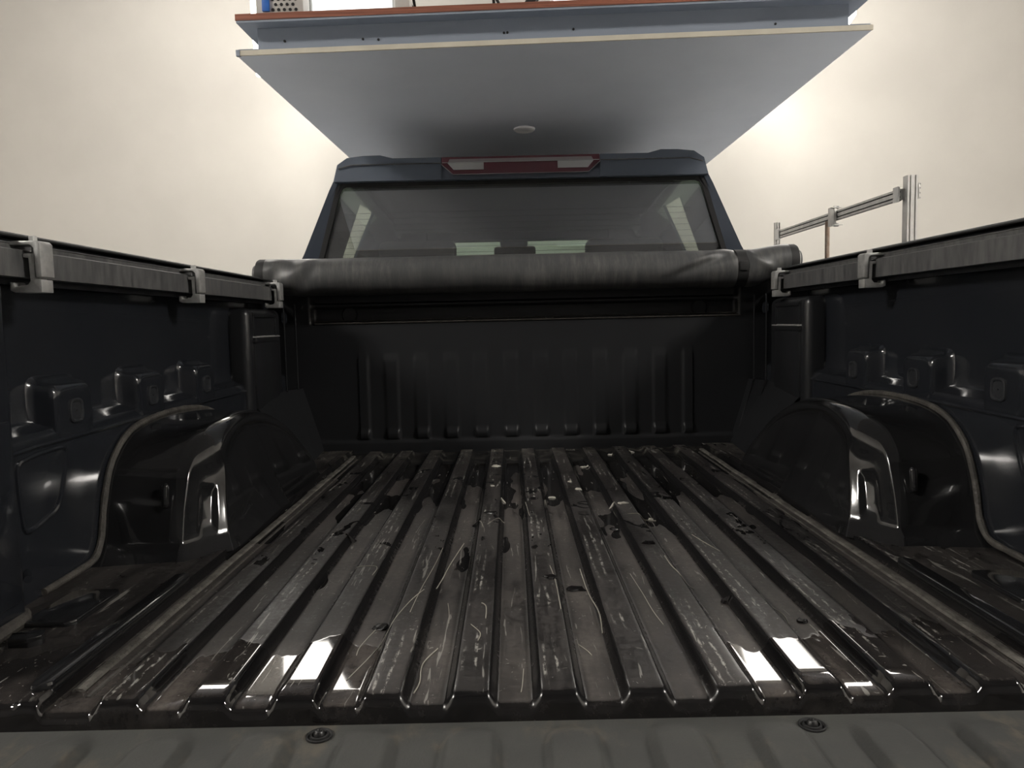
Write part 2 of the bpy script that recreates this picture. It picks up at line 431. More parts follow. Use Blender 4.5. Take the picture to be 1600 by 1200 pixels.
# wheel housings
def arch(X):
    """(Y,z) outlines of the housing at distance X from the centre line"""
    inner = [(1.450, -0.004), (1.468, 0.05), (1.497, 0.11), (1.535, 0.165), (1.60, 0.196), (1.68, 0.207), (1.80, 0.195), (1.92, 0.160), (2.02, 0.105), (2.10, 0.05), (2.145, -0.004)]
    mid = [(1.396, -0.004), (1.413, 0.05), (1.444, 0.11), (1.482, 0.165), (1.55, 0.213), (1.67, 0.232), (1.82, 0.218), (1.96, 0.174), (2.065, 0.114), (2.15, 0.05), (2.19, -0.004)]
    outer = [(1.352, -0.004), (1.366, 0.05), (1.386, 0.12), (1.425, 0.183), (1.51, 0.228), (1.68, 0.241), (1.85, 0.228), (1.99, 0.182), (2.09, 0.120), (2.17, 0.05), (2.205, -0.004)]
    return inner, mid, outer
def wheel_housing(sgn):
    I, Md, O = arch(0); N = 90
    I = catmull(I, N); Md = catmull(Md, N); O = catmull(O, N)
    rows = []
    def base_flare(row, X, k):
        return row
    stations = []                       # (X, curve)
    for t in (0, .5, 1): stations.append((0.835 - t * (0.835 - 0.70), [O[i].lerp(Md[i], t * .55) for i in range(N)]))
    # rear corner: a broad chamfer rounded into both faces
    K = 28
    for k in range(K + 1):
        t = k / K
        a = t * math.pi / 2
        bxl, byl = min(1, t / .95), max(0, (t - .05) / .95)      # straight chamfer at the rear corner
        bxc, byc = math.sin(a), 1 - math.cos(a)                  # round fillet along the top and front
        q = []
        for i in range(N):
            A = O[i].lerp(Md[i], .55 + .45 * t)
            wr = (1 - sm(.135, .200, Md[i].y)) if Md[i].x < 1.6 else 0
            p = A.lerp(I[i], byl * wr + byc * (1 - wr))
            q.append(Vector((p.x, p.y, 0.677 - 0.070 * (bxl * wr + bxc * (1 - wr)))))
        stations.append((None, q))
    for t in (0.08, 0.2, 0.4, 0.6, 0.8, 0.97):     # inner face closes on its own centre line
        q = []
        for i in range(N):
            c = Vector((1.46 + (2.16 - 1.46) * i / (N - 1), -0.004)); q.append(I[i].lerp(c, t))
        stations.append((0.607 - 0.003 * t, q))
    nst = len(stations)
    for j, (X, q) in enumerate(stations):
        row = []
        for i, p in enumerate(q):
            Y, z = p.x, p.y; x = p[2] if X is None else X
            # vertical slot pressed into the corner chamfer
            if 3 <= j <= 3 + K:
                tt = (j - 3) / K; rear = i < N * 0.35
                if rear:
                    d = 0.007 * sm(0.32, 0.42, tt) * (1 - sm(0.64, 0.74, tt)) * sm(0.030, 0.042, z) * (1 - sm(0.100, 0.114, z))
                    x += d * 0.75; Y += d * 0.65
                    # foot of the chamfer spreads on to the floor
            if Y < 1.8:
                fl = (1 - sm(-0.004, 0.03, z)); Y -= 0.022 * fl * fl * (1 if j < 3 + K else max(0, 1 - (j - 3 - K) * .5)); x -= (0.014 * fl * fl if j > 3 else 0)
            if j >= 3: x += 0.20 * max(0, z) * min(1, (j - 3) / K)
            row.append((sgn * x, Y, z))
        rows.append(row)
    b = MB().grid(rows)
    o = tp(b, 'wheel_housing', 'black_paint', smooth=50)
    # sealer bead round the outer edge and along the foot of the bed side
    Oc = [p for p in O if p.y > 0.012]
    pts = [(sgn * 0.812, p.x, p.y + 0.002) for p in Oc if p.x < 1.93]
    r = [(sgn * 0.814, 1.19, 0.004), (sgn * 0.814, 1.24, 0.005), (sgn * 0.813, 1.29, 0.007), (sgn * 0.812, 1.33, 0.011), (sgn * 0.812, 1.349, 0.022)]
    c = [tuple(v) for v in catmull(r + pts[2:], 90)]
    sb = MB().tube(c, [0.0062 + 0.0010 * noise.noise((i * .35, sgn, 2)) for i in range(90)], 9)
    sub(sb, 'seam_sealer', 'sealer_dark', o)
    # small drain slot on the rear face
    sl = MB().box(0.700, 0.714, 1.3905, 1.4035, 0.088, 0.135, 0.0062, 3)
    sl.mapv(lambda p: (p.x, p.y + (p.z - .09) * .12, p.z))
    if sgn < 0: sl.mirror()
    sub(sl, 'pressed_slot', 'black_paint', o)
for sgn in (-1, 1): wheel_housing(sgn)

# bed sides
def bed_side(sgn):
    XL, XU = 0.818, 0.858
    prof = [(XL, -0.01), (XL, 0.10), (XL, 0.235), (XL + .002, 0.250), (XL + .008, 0.262), (XU - .006, 0.272), (XU, 0.280), (XU + .002, 0.30), (XU + .002, 0.42), (XU - .004, 0.50), (XU - .006, 0.58)]
    clip = lambda y, z: min(z, 0.522) if y > 2.435 else z          # the top steps down where the rolled cover rests
    b = MB().grid([[(x, y, clip(y, z)) for x, z in prof] for y in (0.86, 1.2, 1.6, 2.0, 2.4, 2.432, 2.436, YB + .02)])
    # outer sheet of the bed, so that the side has thickness
    out = [(XU - .006, 0.58), (0.95, 0.585), (0.985, 0.55), (1.0, 0.40), (1.01, 0.1), (1.0, -0.25), (0.97, -0.38)]
    b.grid([[(x, y, clip(y, z)) for x, z in out] for y in (0.83, 1.4, 2.0, 2.432, 2.436, 2.66)])
    if sgn < 0: b.mirror()
    side = tp(b, 'bed_side', 'side_paint', smooth=40)
    # three stamped boxes with square grommets
    for yc in (1.322, 1.607, 1.893):
        hw = 0.063
        v = []; rows = []
        pk = MB()
        # frustum: base on the upper wall, face at XL; open rounded corners by superellipse rings
        def ring(x, hy, z0, z1, r, n=40):
            cy, cz = yc, (z0 + z1) / 2; hz = (z1 - z0) / 2; q = []
            for k in range(n):
                a = 2 * math.pi * k / n; c, s_ = math.cos(a), math.sin(a); e = r
                q.append((x, cy + hy * math.copysign(abs(c) ** e, c), cz + hz * math.copysign(abs(s_) ** e, s_)))
            return q
        prog = [(XU + .003, hw + .010, 0.222, 0.352, .30), (XU - .002, hw + .004, 0.226, 0.346, .30), (XU - .010, hw, 0.230, 0.341, .30), (XL + .012, hw - .003, 0.233, 0.337, .30), (XL + .004, hw - .006, 0.236, 0.332, .32), (XL, hw - .012, 0.241, 0.325, .34), (XL - .0006, hw - .020, 0.248, 0.316, .36), (XL - .0006, hw - .030, 0.254, 0.306, .4), (XL - .0006, 0.002, 0.279, 0.281, 1)]
        pk.grid([ring(*p) for p in prog], True)
        if sgn < 0: pk.mirror()
        sub(pk, 'wall_pocket', 'side_paint', side)
        g = MB(); yg = yc - 0.002 if sgn < 0 else yc + .008
        def sq(x, h, n=28): return [(x, yg + h * math.copysign(abs(math.cos(a)) ** .55, math.cos(a)), 0.286 + 1.02 * h * math.copysign(abs(math.sin(a)) ** .55, math.sin(a))) for a in [2 * math.pi * k / n for k in range(n)]]
        g.grid([sq(XL - .0002, .0215), sq(XL - .0035, .0205), sq(XL - .0045, .018), sq(XL - .0035, .0155), sq(XL - .0018, .0145), sq(XL - .0022, .001)], True)
        if sgn < 0: g.mirror()
        sub(g, 'grommet', 'rail_cap', side)
    # pressed frame behind the wheel housing
    path = [(1.150, 0.222), (1.20, 0.228), (1.262, 0.228), (1.272, 0.215), (1.258, 0.168), (1.238, 0.132), (1.20, 0.118), (1.160, 0.110), (1.148, 0.125), (1.142, 0.205)]
    path = [tuple(p) for p in catmull(path + [path[0]], 60)][:-1]
    f = MB().tube([(XL, y + .01, z) for y, z in path], 0.0045, 8, closed=True, up=(1, 0, 0))
    if sgn < 0: f.mirror()
    sub(f, 'pressed_frame', 'side_paint', side)
    # drip lip along the top of the lower wall between rear post and housing
    lp = MB().tube([(XL, 1.10, 0.235), (XL, 1.2, 0.240), (XL, 1.5, 0.243), (XL, 1.9, 0.243), (XL, 2.2, 0.243)], 0.004, 6)
    if sgn < 0: lp.mirror()
    sub(lp, 'pressed_lip', 'side_paint', side)
    # rear post beside the tailgate
    po = MB().box(0.772, 0.86, 0.862, 1.088, -0.004, 0.502, 0.012, 3)
    po.box(0.768, 0.80, 0.90, 1.075, 0.03, 0.30, 0.006)
    if sgn < 0: po.mirror()
    sub(po, 'rear_post', 'side_paint', side)
    se = MB().tube([(0.768, 0.88, 0.003), (0.768, 1.0, 0.004), (0.772, 1.075, 0.004), (0.785, 1.096, 0.004), (0.815, 1.10, 0.004)], 0.010, 8)
    if sgn < 0: se.mirror()
    sub(se, 'seam_sealer', 'sealer_dark', side)
    tb = MB().tube([(0.80, 1.105, 0.03), (0.806, 1.105, 0.2), (0.812, 1.107, 0.24)], 0.009, 10)
    tb.tube([(0.785, 1.11, 0.052), (0.808, 1.145, 0.052)], 0.006, 8)
    if sgn < 0: tb.mirror()
    sub(tb, 'latch_tube', 'side_paint', side)
    # front post with a stake pocket
    st = MB().box(0.800, 0.87, 2.165, 2.47, 0.02, 0.482, 0.022, 4)
    st.box(0.793, 0.82, 2.20, 2.41, 0.18, 0.392, 0.006)
    st.box(0.790, 0.82, 2.195, 2.418, 0.380, 0.396, 0.004)
    st.box(0.795, 0.82, 2.20, 2.21, 0.396, 0.47, 0.003)
    st.box(0.795, 0.82, 2.402, 2.412, 0.396, 0.47, 0.003)
    st.box(0.795, 0.82, 2.20, 2.412, 0.455, 0.467, 0.003)
    if sgn < 0: st.mirror()
    sub(st, 'stake_pocket', 'bulk_paint', side)
    lpp = MB().tube([(0.7895, 2.20, 0.3975), (0.7895, 2.415, 0.3975), (0.800, 2.418, 0.3985), (0.800, 2.197, 0.3985)], 0.0022, 6, closed=True)
    if sgn < 0: lpp.mirror()
    sub(lpp, 'pocket_lip', 'clamp_metal', side)
    # gusset closing the corner to the bulkhead
    gs = MB(); 
    gs.add([(0.80, 2.20, 0.19), (0.80, 2.47, 0.215), (0.765, YB, 0.215), (0.70, YB, 0.0), (0.665, 2.19, 0.0), (0.70, 2.19, 0.10)], [(0, 1, 2, 3, 4, 5)])
    gs.tube([(0.79, 2.472, 0.5), (0.79, 2.472, 0.215), (0.735, 2.50, 0.02)], 0.0028, 8)
    gs.tube([(0.772, 2.54, 0.5), (0.772, 2.54, 0.215), (0.715, 2.552, 0.02)], 0.0025, 8)
    if sgn < 0: gs.mirror()
    sub(gs, 'corner_gusset', 'bulk_paint', side)
    dr = MB().tube([(0.722 + .016 * math.cos(a) * .5, 2.40 + .016 * math.cos(a), 0.052 + .017 * math.sin(a)) for a in [2 * math.pi * k / 20 for k in range(20)]], 0.0028, 6, closed=True)
    if sgn < 0: dr.mirror()
    sub(dr, 'drain_ring', 'side_paint', side)
    # tie-down dimple on the corner column
    td = MB().lathe([(0.022, 0.004), (0.019, -0.003), (0.012, -0.002), (0.001, -0.002)], (0.800, 2.515, 0.455), 0, 16)
    if sgn < 0: td.mirror()
    sub(td, 'tie_down_hole', 'side_paint', side)
    # plastic cap on the bed rail
    cp = [(0.826, 0.500), (0.824, 0.566), (0.832, 0.572), (0.842, 0.5725), (0.846, 0.5825), (0.853, 0.5865), (0.905, 0.596), (0.955, 0.600), (0.975, 0.588), (0.985, 0.560), (0.975, 0.555), (0.95, 0.575), (0.85, 0.555), (0.834, 0.540), (0.834, 0.500)]
    cb = MB().prism(cp, 1, 0.84, 2.436)
    if sgn < 0: cb.mirror()
    tp(cb, 'bed_rail_cap', 'rail_cap', smooth=40)
for sgn in (-1, 1): bed_side(sgn)

# bulkhead with vertical flutes
bh = MB(); xs2 = []
x = -0.868
while x < 0.8681: xs2.append(x); x += 0.0035
def bulk_y(x, z):
    u = abs((x / RP) % 1 - 0.5) * RP            # flutes sit over the floor channels
    if abs(x) > 5.6 * RP: fl = 0
    else: fl = 1 - sm(0.017, 0.029, u)
    y = YB - (0.0050 * sm(0.028, 0.050, z) + 0.007 * (1 - sm(0.050, 0.075, z)) * sm(0.028, 0.036, z)) * fl * (1 - sm(0.295, 0.335, z))
    y -= 0.010 * (1 - sm(0.02, 0.034, z))
    if abs(x) < 0.735:
        e = 1 - sm(0.715, 0.735, abs(x))
        y += e * (0.022 * sm(0.428, 0.436, z) * (1 - sm(0.535, 0.545, z)))
        y += e * (-0.010 * sm(0.482, 0.490, z) * (1 - sm(0.496, 0.503, z)))
    return y
zs = [-0.02, 0.0, 0.018, 0.022, 0.027, 0.031, 0.036, 0.041, 0.046, 0.052, 0.057, 0.062, 0.067, 0.072, 0.077, 0.10, 0.2, 0.295, 0.303, 0.31, 0.318, 0.327, 0.336, 0.38, 0.425, 0.428, 0.430, 0.432, 0.434, 0.437, 0.46, 0.48, 0.484, 0.488, 0.491, 0.497, 0.50, 0.504, 0.52, 0.534, 0.54, 0.546, 0.56, 0.59]
bh.grid([[(x, bulk_y(x, z), z) for x in xs2] for z in zs])
bulk = tp(bh, 'bulkhead', 'bulk_paint', smooth=40)
sub(MB().tube([(-0.715, YB - .001, 0.4335), (0.735, YB - .001, 0.4335)], 0.0028, 6), 'ledge_lip', 'sealer_dark', bulk)
sub(MB().tube([(-0.712, YB + .012, 0.4425), (-.20, YB + .012, 0.4425), (-.19, YB + .012, .447), (-.17, YB + .012, .4405), (0.068, YB + .012, 0.4425), (0.075, YB + .005, 0.437), (.095, YB + .005, .437), (.102, YB + .012, .4425), (0.725, YB + .012, 0.4425), (0.735, YB + .01, 0.452), (0.737, YB + .01, 0.48)], 0.0022, 6), 'ledge_bead', 'sealer_dark', bulk)
sub(MB().box(-0.82, 0.82, YB - .003, YB + .07, 0.545, 0.592, 0.008), 'top_rail', 'rail_cap', bulk)
for xx in (-0.60, 0.60):
    sub(MB().lathe([(0.028, 0.001), (0.024, -0.004), (0.008, -0.004), (0.0005, -0.004)], (xx, YB + .021, 0.462), 1, 20), 'blanking_plug', 'bulk_paint', bulk)

# tailgate, folded down, with a ribbed plastic liner
TP = 0.1125
def tg_z(x, y):
    u = abs(((x - 0.012) / TP + 0.5) % 1 - 0.5) * TP
    rib = 1 - sm(0.0225, 0.0335, u)
    rib *= (1 - sm(0.780, 0.826, y + 0.6 * max(0, u - .012)))
    return -0.034 + 0.011 * rib + (0.004 * sm(0.84, 0.865, y)) * 0
tx = [-0.752 + 0.0036 * i for i in range(419)]
rows = [[(x, 0.868, -0.075) for x in tx], [(x, 0.868, -0.040) for x in tx], [(x, 0.866, -0.0355) for x in tx]]
for yy in (0.862, 0.845, 0.84, 0.834, 0.829, 0.824, 0.819, 0.814, 0.809, 0.803, 0.797, 0.79, 0.784, 0.778, 0.772, 0.76, 0.6, 0.45, 0.36): rows.append([(x, yy, tg_z(x, yy)) for x in tx])
rows.append([(x, 0.352, -0.045) for x in tx]); rows.append([(x, 0.35, -0.10) for x in tx]); rows.append([(x, 0.86, -0.11) for x in tx])
tailgate = tp(MB().grid(rows), 'tailgate', 'tailgate_liner', smooth=45)
for xx in (-0.271, 0.281):
    sub(MB().lathe([(0.0150, -0.0345), (0.0150, -0.0320), (0.0138, -0.0315), (0.0125, -0.0335), (0.0105, -0.0340), (0.0100, -0.0315), (0.0085, -0.0310), (0.0065, -0.0330)], (xx, 0.808, 0), 2, 28), 'washer', 'rubber', tailgate)
    sub(MB().lathe([(0.0064, -0.0345), (0.0062, -0.0295), (0.0045, -0.0272), (0.0030, -0.0268), (0.0022, -0.0285), (0.0002, -0.0285)], (xx, 0.808, 0), 2, 18), 'bolt', 'steel_dark', tailgate)

# ------------------------------------------------------------------ cab
LEAN = 0.26
def cy(z): return 2.645 + (z - 0.5) * LEAN          # rear face of the cab
def rib_strip(mb, a, b, depth=0.05, closed=True):
    """band between two outlines (x,z) lying on the leaning rear face, with thickness towards the front"""
    n = len(a); v = []
    for p in a: v.append((p[0], cy(p[1]), p[1]))
    for p in b: v.append((p[0], cy(p[1]) + 0.002, p[1]))
    for p in a: v.append((p[0], cy(p[1]) + depth, p[1]))
    for p in b: v.append((p[0], cy(p[1]) + depth, p[1]))
    f = []
    for i in range(n):
        j = (i + 1) % n
        f += [(i, j, n + j, n + i), (2 * n + i, 3 * n + i, 3 * n + j, 2 * n + j), (i, 2 * n + i, 2 * n + j, j), (n + i, n + j, 3 * n + j, 3 * n + i)]
    mb.add(v, f); return mb
GW = [(-0.752, 0.50), (-0.660, 0.912), (-0.652, 0.926), (-0.636, 0.932), (0.636, 0.932), (0.652, 0.926), (0.660, 0.912), (0.752, 0.50)]   # glass outline
OUT = [(-0.868, 0.42), (-0.690, 0.910), (-0.662, 0.975), (-0.615, 1.003), (0.615, 1.003), (0.662, 0.975), (0.690, 0.910), (0.868, 0.42)]
cab = tp(rib_strip(MB(), OUT, GW, 0.06), 'cab_shell', 'cab_paint')
# roof, sides, pillars, bonnet
def sx(z): return 0.862 - 0.47 * (z - 0.5)
roof = MB()
rp = []
for (y, zc) in ((2.76, 1.003), (2.82, 1.015), (3.0, 1.026), (3.4, 1.032), (3.8, 1.022), (4.15, 0.99), (4.38, 0.945)):
    e = 0.615 if y < 4.2 else 0.60
    rp.append([(-e - .045, y, zc - .075), (-e - .02, y, zc - .03), (-e + .02, y, zc - .008), (-.3, y, zc), (.3, y, zc), (e - .02, y, zc - .008), (e + .02, y, zc - .03), (e + .045, y, zc - .075)])
roof.grid(rp)
rp2 = [[(p[0] * .992, p[1], p[2] - 0.014) for p in r] for r in rp]
sub(roof, 'roof', 'cab_paint', cab)
sub(MB().grid(rp2), 'headliner', 'interior', cab)
for sgn in (-1, 1):
    d = MB()
    hole = [(3.115, .921), (3.425, .930), (3.446, .60), (3.245, .60)]
    rim = [(2.765, .985), (4.40, .965), (5.06, .42), (2.65, .42)]
    for th in (0.0, 0.014):
        d.add([(sgn * (sx(z) - th), y, z) for y, z in hole + rim], [(i, (i + 1) % 4, 4 + (i + 1) % 4, 4 + i) for i in range(4)])
    d.add([(sgn * (sx(z) - th), y, z) for th in (0, .014) for y, z in hole], [(i, (i + 1) % 4, 4 + (i + 1) % 4, 4 + i) for i in range(4)])
    lo = [(0.885, 0.45), (0.97, 0.40), (1.01, 0.15), (1.0, -0.2), (0.95, -0.45)]
    d.grid([[(sgn * x, y, z) for x, z in lo] for y in (2.70, 3.6, 4.6, 5.1)])
    sub(d, 'cab_side', 'cab_paint', cab)
    wnd = MB().add([(sgn * (sx(z) - .007), y, z) for y, z in hole], [(0, 1, 2, 3)])
    sub(wnd, 'side_window', 'glass_side', cab, 0)
    wnd = MB().add([(sgn * (sx(z) + .003), y, z) for y, z in ((3.62, .92), (4.33, .90), (4.78, .60), (3.62, .60))], [(0, 1, 2, 3)])
    sub(wnd, 'front_side_window', 'glass_side', cab, 0)
for sgn in (-1, 1): sub(MB().tube([(sgn * 0.565, 4.34, 0.945), (sgn * 0.735, 5.06, 0.52)], 0.035, 8), 'windscreen_pillar', 'cab_paint', cab)
hd = MB()
hd.grid([[(x, y, z - 0.06 * abs(x) ** 3) for x in (-.98, -.7, -.35, 0, .35, .7, .98)] for y, z in ((5.03, 0.50), (5.5, 0.52), (6.2, 0.49), (6.55, 0.42), (6.62, 0.25), (6.64, -0.25))])
for sgn in (-1, 1): hd.grid([[(sgn * .98, y, z) for z in (-.40, 0, .43)] for y in (5.05, 5.8, 6.55)])
tp(hd, 'bonnet', 'cab_paint')
ws = tp(MB().add([(-.53, 4.37, .935), (.53, 4.37, .935), (.705, 5.05, .52), (-.705, 5.05, .52)], [(0, 1, 2, 3)]), 'windscreen', 'glass_green', smooth=0)
vis = MB().box(-.62, .62, 4.22, 4.36, .885, .93, .01)
for sgn in (-1, 1): vis.box(min(sgn * .50, sgn * .66), max(sgn * .50, sgn * .66), 4.20, 4.42, .70, .93, .01)
sub(vis, 'sun_visor', 'interior', cab)
sub(MB().box(-.80, .80, 4.62, 5.02, .40, .575, .04).box(-.55, -.2, 4.60, 4.85, .56, .625, .03), 'dashboard', 'interior', cab)
sub(MB().box(-.84, .84, 2.72, 5.0, -.25, -.20), 'cab_floor', 'interior', cab)
# rear window and its defroster wires
gp = MB()
gp.add([(p[0], cy(p[1]) + .012, p[1]) for p in GW], [tuple(range(8))])
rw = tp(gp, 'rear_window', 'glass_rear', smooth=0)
for z in [0.635 + 0.0212 * k for k in range(10)]:
    hw = 0.735 - (z - 0.5) * .23
    sub(MB().box(-hw, hw, cy(z) + .0135, cy(z) + .0145, z - .0007, z + .0007), 'defroster_wire', 'dark', rw, smooth=0)
# black seal round the glass
def inset(o, k): return [(p[0] * (1 - k / .7), p[1] - (k if p[1] > .9 else 0)) for p in o]
sub(rib_strip(MB(), [(p[0] * 1.008, p[1] + (.004 if p[1] > .85 else 0)) for p in GW], inset(GW, .010), .012), 'window_seal', 'rubber', rw)
# spoiler lip over the rear window
prof = [(-0.664, 0.955), (-0.652, 0.995), (-0.618, 1.0200), (-0.560, 1.0265), (-0.500, 1.0275), (-0.455, 1.0155), (-0.283, 1.0155), (-.283, .937), (-.668, .937)]
for sgn in (-1, 1):
    q = [(p[0] * -sgn, p[1]) for p in prof]
    front = [(x, cy(z) - 0.030 - (0.016 if z > .975 else 0), z) for x, z in q]; back = [(x, 2.83, z + (0.006 if z > .98 else 0)) for x, z in q]
    n = len(q)
    spoil = tp(MB().add(front + back, [tuple(range(n))] + [(i, (i + 1) % n, n + (i + 1) % n, n + i) for i in range(n)]), 'roof_spoiler', 'trim_plastic', smooth=25)
    sub(MB().tube([(sgn * .285, cy(.994) - .047, .994), (sgn * .60, cy(.994) - .047, .994), (sgn * .648, cy(.985) - .044, .982)], .0022, 6), 'spoiler_edge', 'rail_bar', spoil)
# header between the brake light and the glass
tp(MB().add([(x, cy(z) - d, z) for d in (.028, -.06) for x, z in ((-.284, .936), (.284, .936), (.284, 1.012), (-.284, 1.012))], [(0, 1, 2, 3), (4, 5, 6, 7), (0, 1, 5, 4), (1, 2, 6, 5), (2, 3, 7, 6), (3, 0, 4, 7)]), 'rear_header', 'trim_plastic', smooth=0)
# high brake light
bl = MB()
def yl(z): return cy(z) - 0.046
q = [(-.281, 1.0155), (-.281, .990), (-.240, .952), (.240, .952), (.281, .990), (.281, 1.0155)]
fr = [(x, yl(z), z) for x, z in q]; bk = [(x, 2.83, z) for x, z in q]
bl.add(fr + bk, [tuple(range(6))] + [(i, (i + 1) % 6, 6 + (i + 1) % 6, 6 + i) for i in range(6)])
brake = tp(bl, 'brake_light', 'red_lens', smooth=0)
def lens(poly, name, m, off=.003):
    b = MB(); n = len(poly)
    b.add([(x, yl(z) - off, z) for x, z in poly] + [(x, yl(z) + .002, z) for x, z in poly], [tuple(range(n))] + [(i, (i + 1) % n, n + (i + 1) % n, n + i) for i in range(n)])
    return sub(b, name, m, brake, smooth=0)
lens([(-.258, .995), (.258, .995), (.252, 1.007), (-.252, 1.007)], 'reflector_strip', 'grey_lens')
for sgn in (-1, 1):
    lens([(sgn * .260, .993), (sgn * .238, .967), (sgn * .131, .967), (sgn * .131, .993)], 'cargo_lamp_lens', 'clear_lens')
sub(MB().tube([(-.279, yl(.994) - .004, .994), (.279, yl(.994) - .004, .994)], .0013, 6), 'lens_ridge', 'clear_lens', brake)
sub(MB().tube([(-.283, yl(.990) - .002, .990), (-.240, yl(.951) - .002, .951), (.240, yl(.951) - .002, .951), (.283, yl(.990) - .002, .990)], .0016, 6), 'lens_seal', 'grey_lens', brake)
# seats and mirror
def seat(xc, y, top, hw, zb=-.05):
    s_ = tp(MB().box(xc - hw, xc + hw, y - .07, y + .09, zb, top - .10, .05, 4), 'seat', 'seat_leather')
    sub(MB().box(xc - hw + .03, xc + hw - .03, y, y + .55, zb - .06, zb + .10, .04, 3), 'seat_cushion', 'seat_leather', s_)
    sub(MB().box(xc - min(.19, hw - .02), xc + min(.19, hw - .02), y - .06, y + .05, top - .14, top, .035, 4), 'headrest', 'seat_leather', s_)
seat(-.50, 3.78, .835, .235); seat(.52, 3.78, .828, .235)
seat(-.45, 2.93, .585, .36); seat(.45, 2.93, .585, .36)
mi = tp(MB().box(-.135, .105, 4.38, 4.42, .80, .865, .02, 3), 'cabin_mirror', 'interior')
sub(MB().box(-.10, .06, 4.36, 4.50, .855, .94, .02), 'mirror_mount', 'interior', mi)
# wheels and chassis
for (xx, yy) in ((-.86, 1.80), (.86, 1.80), (-.86, 5.55), (.86, 5.55)):
    wh = tp(MB().lathe([(.22, -.13), (.36, -.13), (.405, -.09), (.41, 0), (.405, .09), (.36, .13), (.22, .13)], (xx, yy, GROUND + .41), 0, 40), 'wheel', 'rubber')
    sub(MB().lathe([(.22, -.11), (.20, -.04), (.06, -.02), (.001, -.02)] if xx < 0 else [(.22, .11), (.20, .04), (.06, .02), (.001, .02)], (xx, yy, GROUND + .41), 0, 24), 'rim', 'rim', wh)
tp(MB().box(-.45, -.35, .9, 6.3, -.42, -.22, .01).box(.35, .45, .9, 6.3, -.42, -.22, .01).box(-.9, .9, 1.75, 1.85, -.50, -.40, .02).box(-.9, .9, 5.5, 5.6, -.50, -.40, .02).box(-.95, .95, .86, .98, -.36, -.08, .02), 'chassis', 'dark')

# ------------------------------------------------------------------ tonneau cover: rolled cloth, side rails and clamps
def roll_cover():
    t = thing('rolled_bed_cover', 'dark grey vinyl bed cover rolled up and strapped against the cab', 'bed cover', (0, 2.505, 0.52))
    T = Vector((0, 2.505, 0.52))
    NX, NA = 260, 56
    x0, x1 = -0.845, 0.865
    cz = 0.586; rad = 0.0625
    rows = []
    for i in range(NX + 1):
        x = x0 + (x1 - x0) * i / NX; row = []
        strap = max(math.exp(-((x - 0.708) / 0.016) ** 2), 0)
        e_ = sm(0.73, 0.86, abs(x)); lift = (0.022 if x > 0 else 0.010) * e_; rs = 1 - 0.13 * e_
        for k in range(NA):
            a = 2 * math.pi * k / NA
            r = rad + 0.0018 * noise.noise((x * 3.2, math.cos(a) * 1.4, math.sin(a) * 1.4)) + 0.0009 * noise.noise((x * 16, math.cos(a) * 2, math.sin(a) * 2))
            r -= 0.007 * strap
            # diagonal folds running into the strap
            d1 = (x - 0.55) * 0.33 - (math.sin(a) * 0.055 - 0.02)
            env = sm(0.40, 0.56, x) * (1 - sm(0.69, 0.715, x)) * max(0, -math.cos(a + .3))
            r += 0.0065 * math.exp(-(d1 / 0.010) ** 2) * env - 0.0065 * math.exp(-((d1 - .02) / 0.013) ** 2) * env
            d2 = (x - 0.765) * -0.7 - (math.sin(a) * .05 - .01)
            env2 = sm(0.715, 0.74, x) * (1 - sm(0.80, 0.85, x)) * max(0, -math.cos(a))
            r += 0.005 * math.exp(-(d2 / .012) ** 2) * env2
            d3 = (x + 0.78) * .8 - (math.sin(a) * .05)
            env3 = (1 - sm(-0.72, -0.64, x)) * sm(-.845, -.81, x)
            r += 0.004 * math.sin(d3 * 70) * env3 * max(0, -math.cos(a))
            r *= rs
            row.append(Vector((x, 2.505 + r * math.cos(a), cz + lift + r * math.sin(a) * 0.99)) - T)
        rows.append(row)
    b = MB().grid(rows, True)
    b.build('rolled_cloth', 'vinyl', t, 60)
    # ends: layered edge of the roll and the bow inside it
    for sgn, xe, lift in ((-1, x0, 0.010), (1, x1, 0.022)):
        for k, (ra, rb, dx, mm) in enumerate(((0.0540, 0.043, 0.028, 'rubber'), (0.0425, 0.037, 0.034, 'white_plastic' if sgn > 0 else 'rubber'), (0.0365, 0.026, 0.042, 'vinyl'), (0.0255, 0.003, 0.036, 'rubber'))):
            lb = MB().lathe([(rb, -.01), (ra, -.01), (ra, dx - .006), (ra - .003, dx), (rb + .001, dx), (rb, dx - .004), (rb, -.01)], (0, 0, 0), 0, 36)
            if sgn < 0: lb.mirror()
            lb.mapv(lambda p: (p.x + xe, p.y * 1.0 + 2.505, p.z * .98 + cz + lift))
            lb.mapv(lambda p: Vector(p) - T)
            lb.build('roll_layer', mm, t)
    ring = MB().lathe([(.0575, -.017), (.0605, -.018), (.0605, .018), (.0575, .017), (.0575, -.017)], (0.708, 2.505, 0.586), 0, 48).mapv(lambda p: p - T)
    ring.build('strap', 'rubber', t)
    MB().box(.694, .722, 2.44, 2.452, .575, .605, .003).mapv(lambda p: p - T).build('strap_buckle', 'rubber', t)
roll_cover()

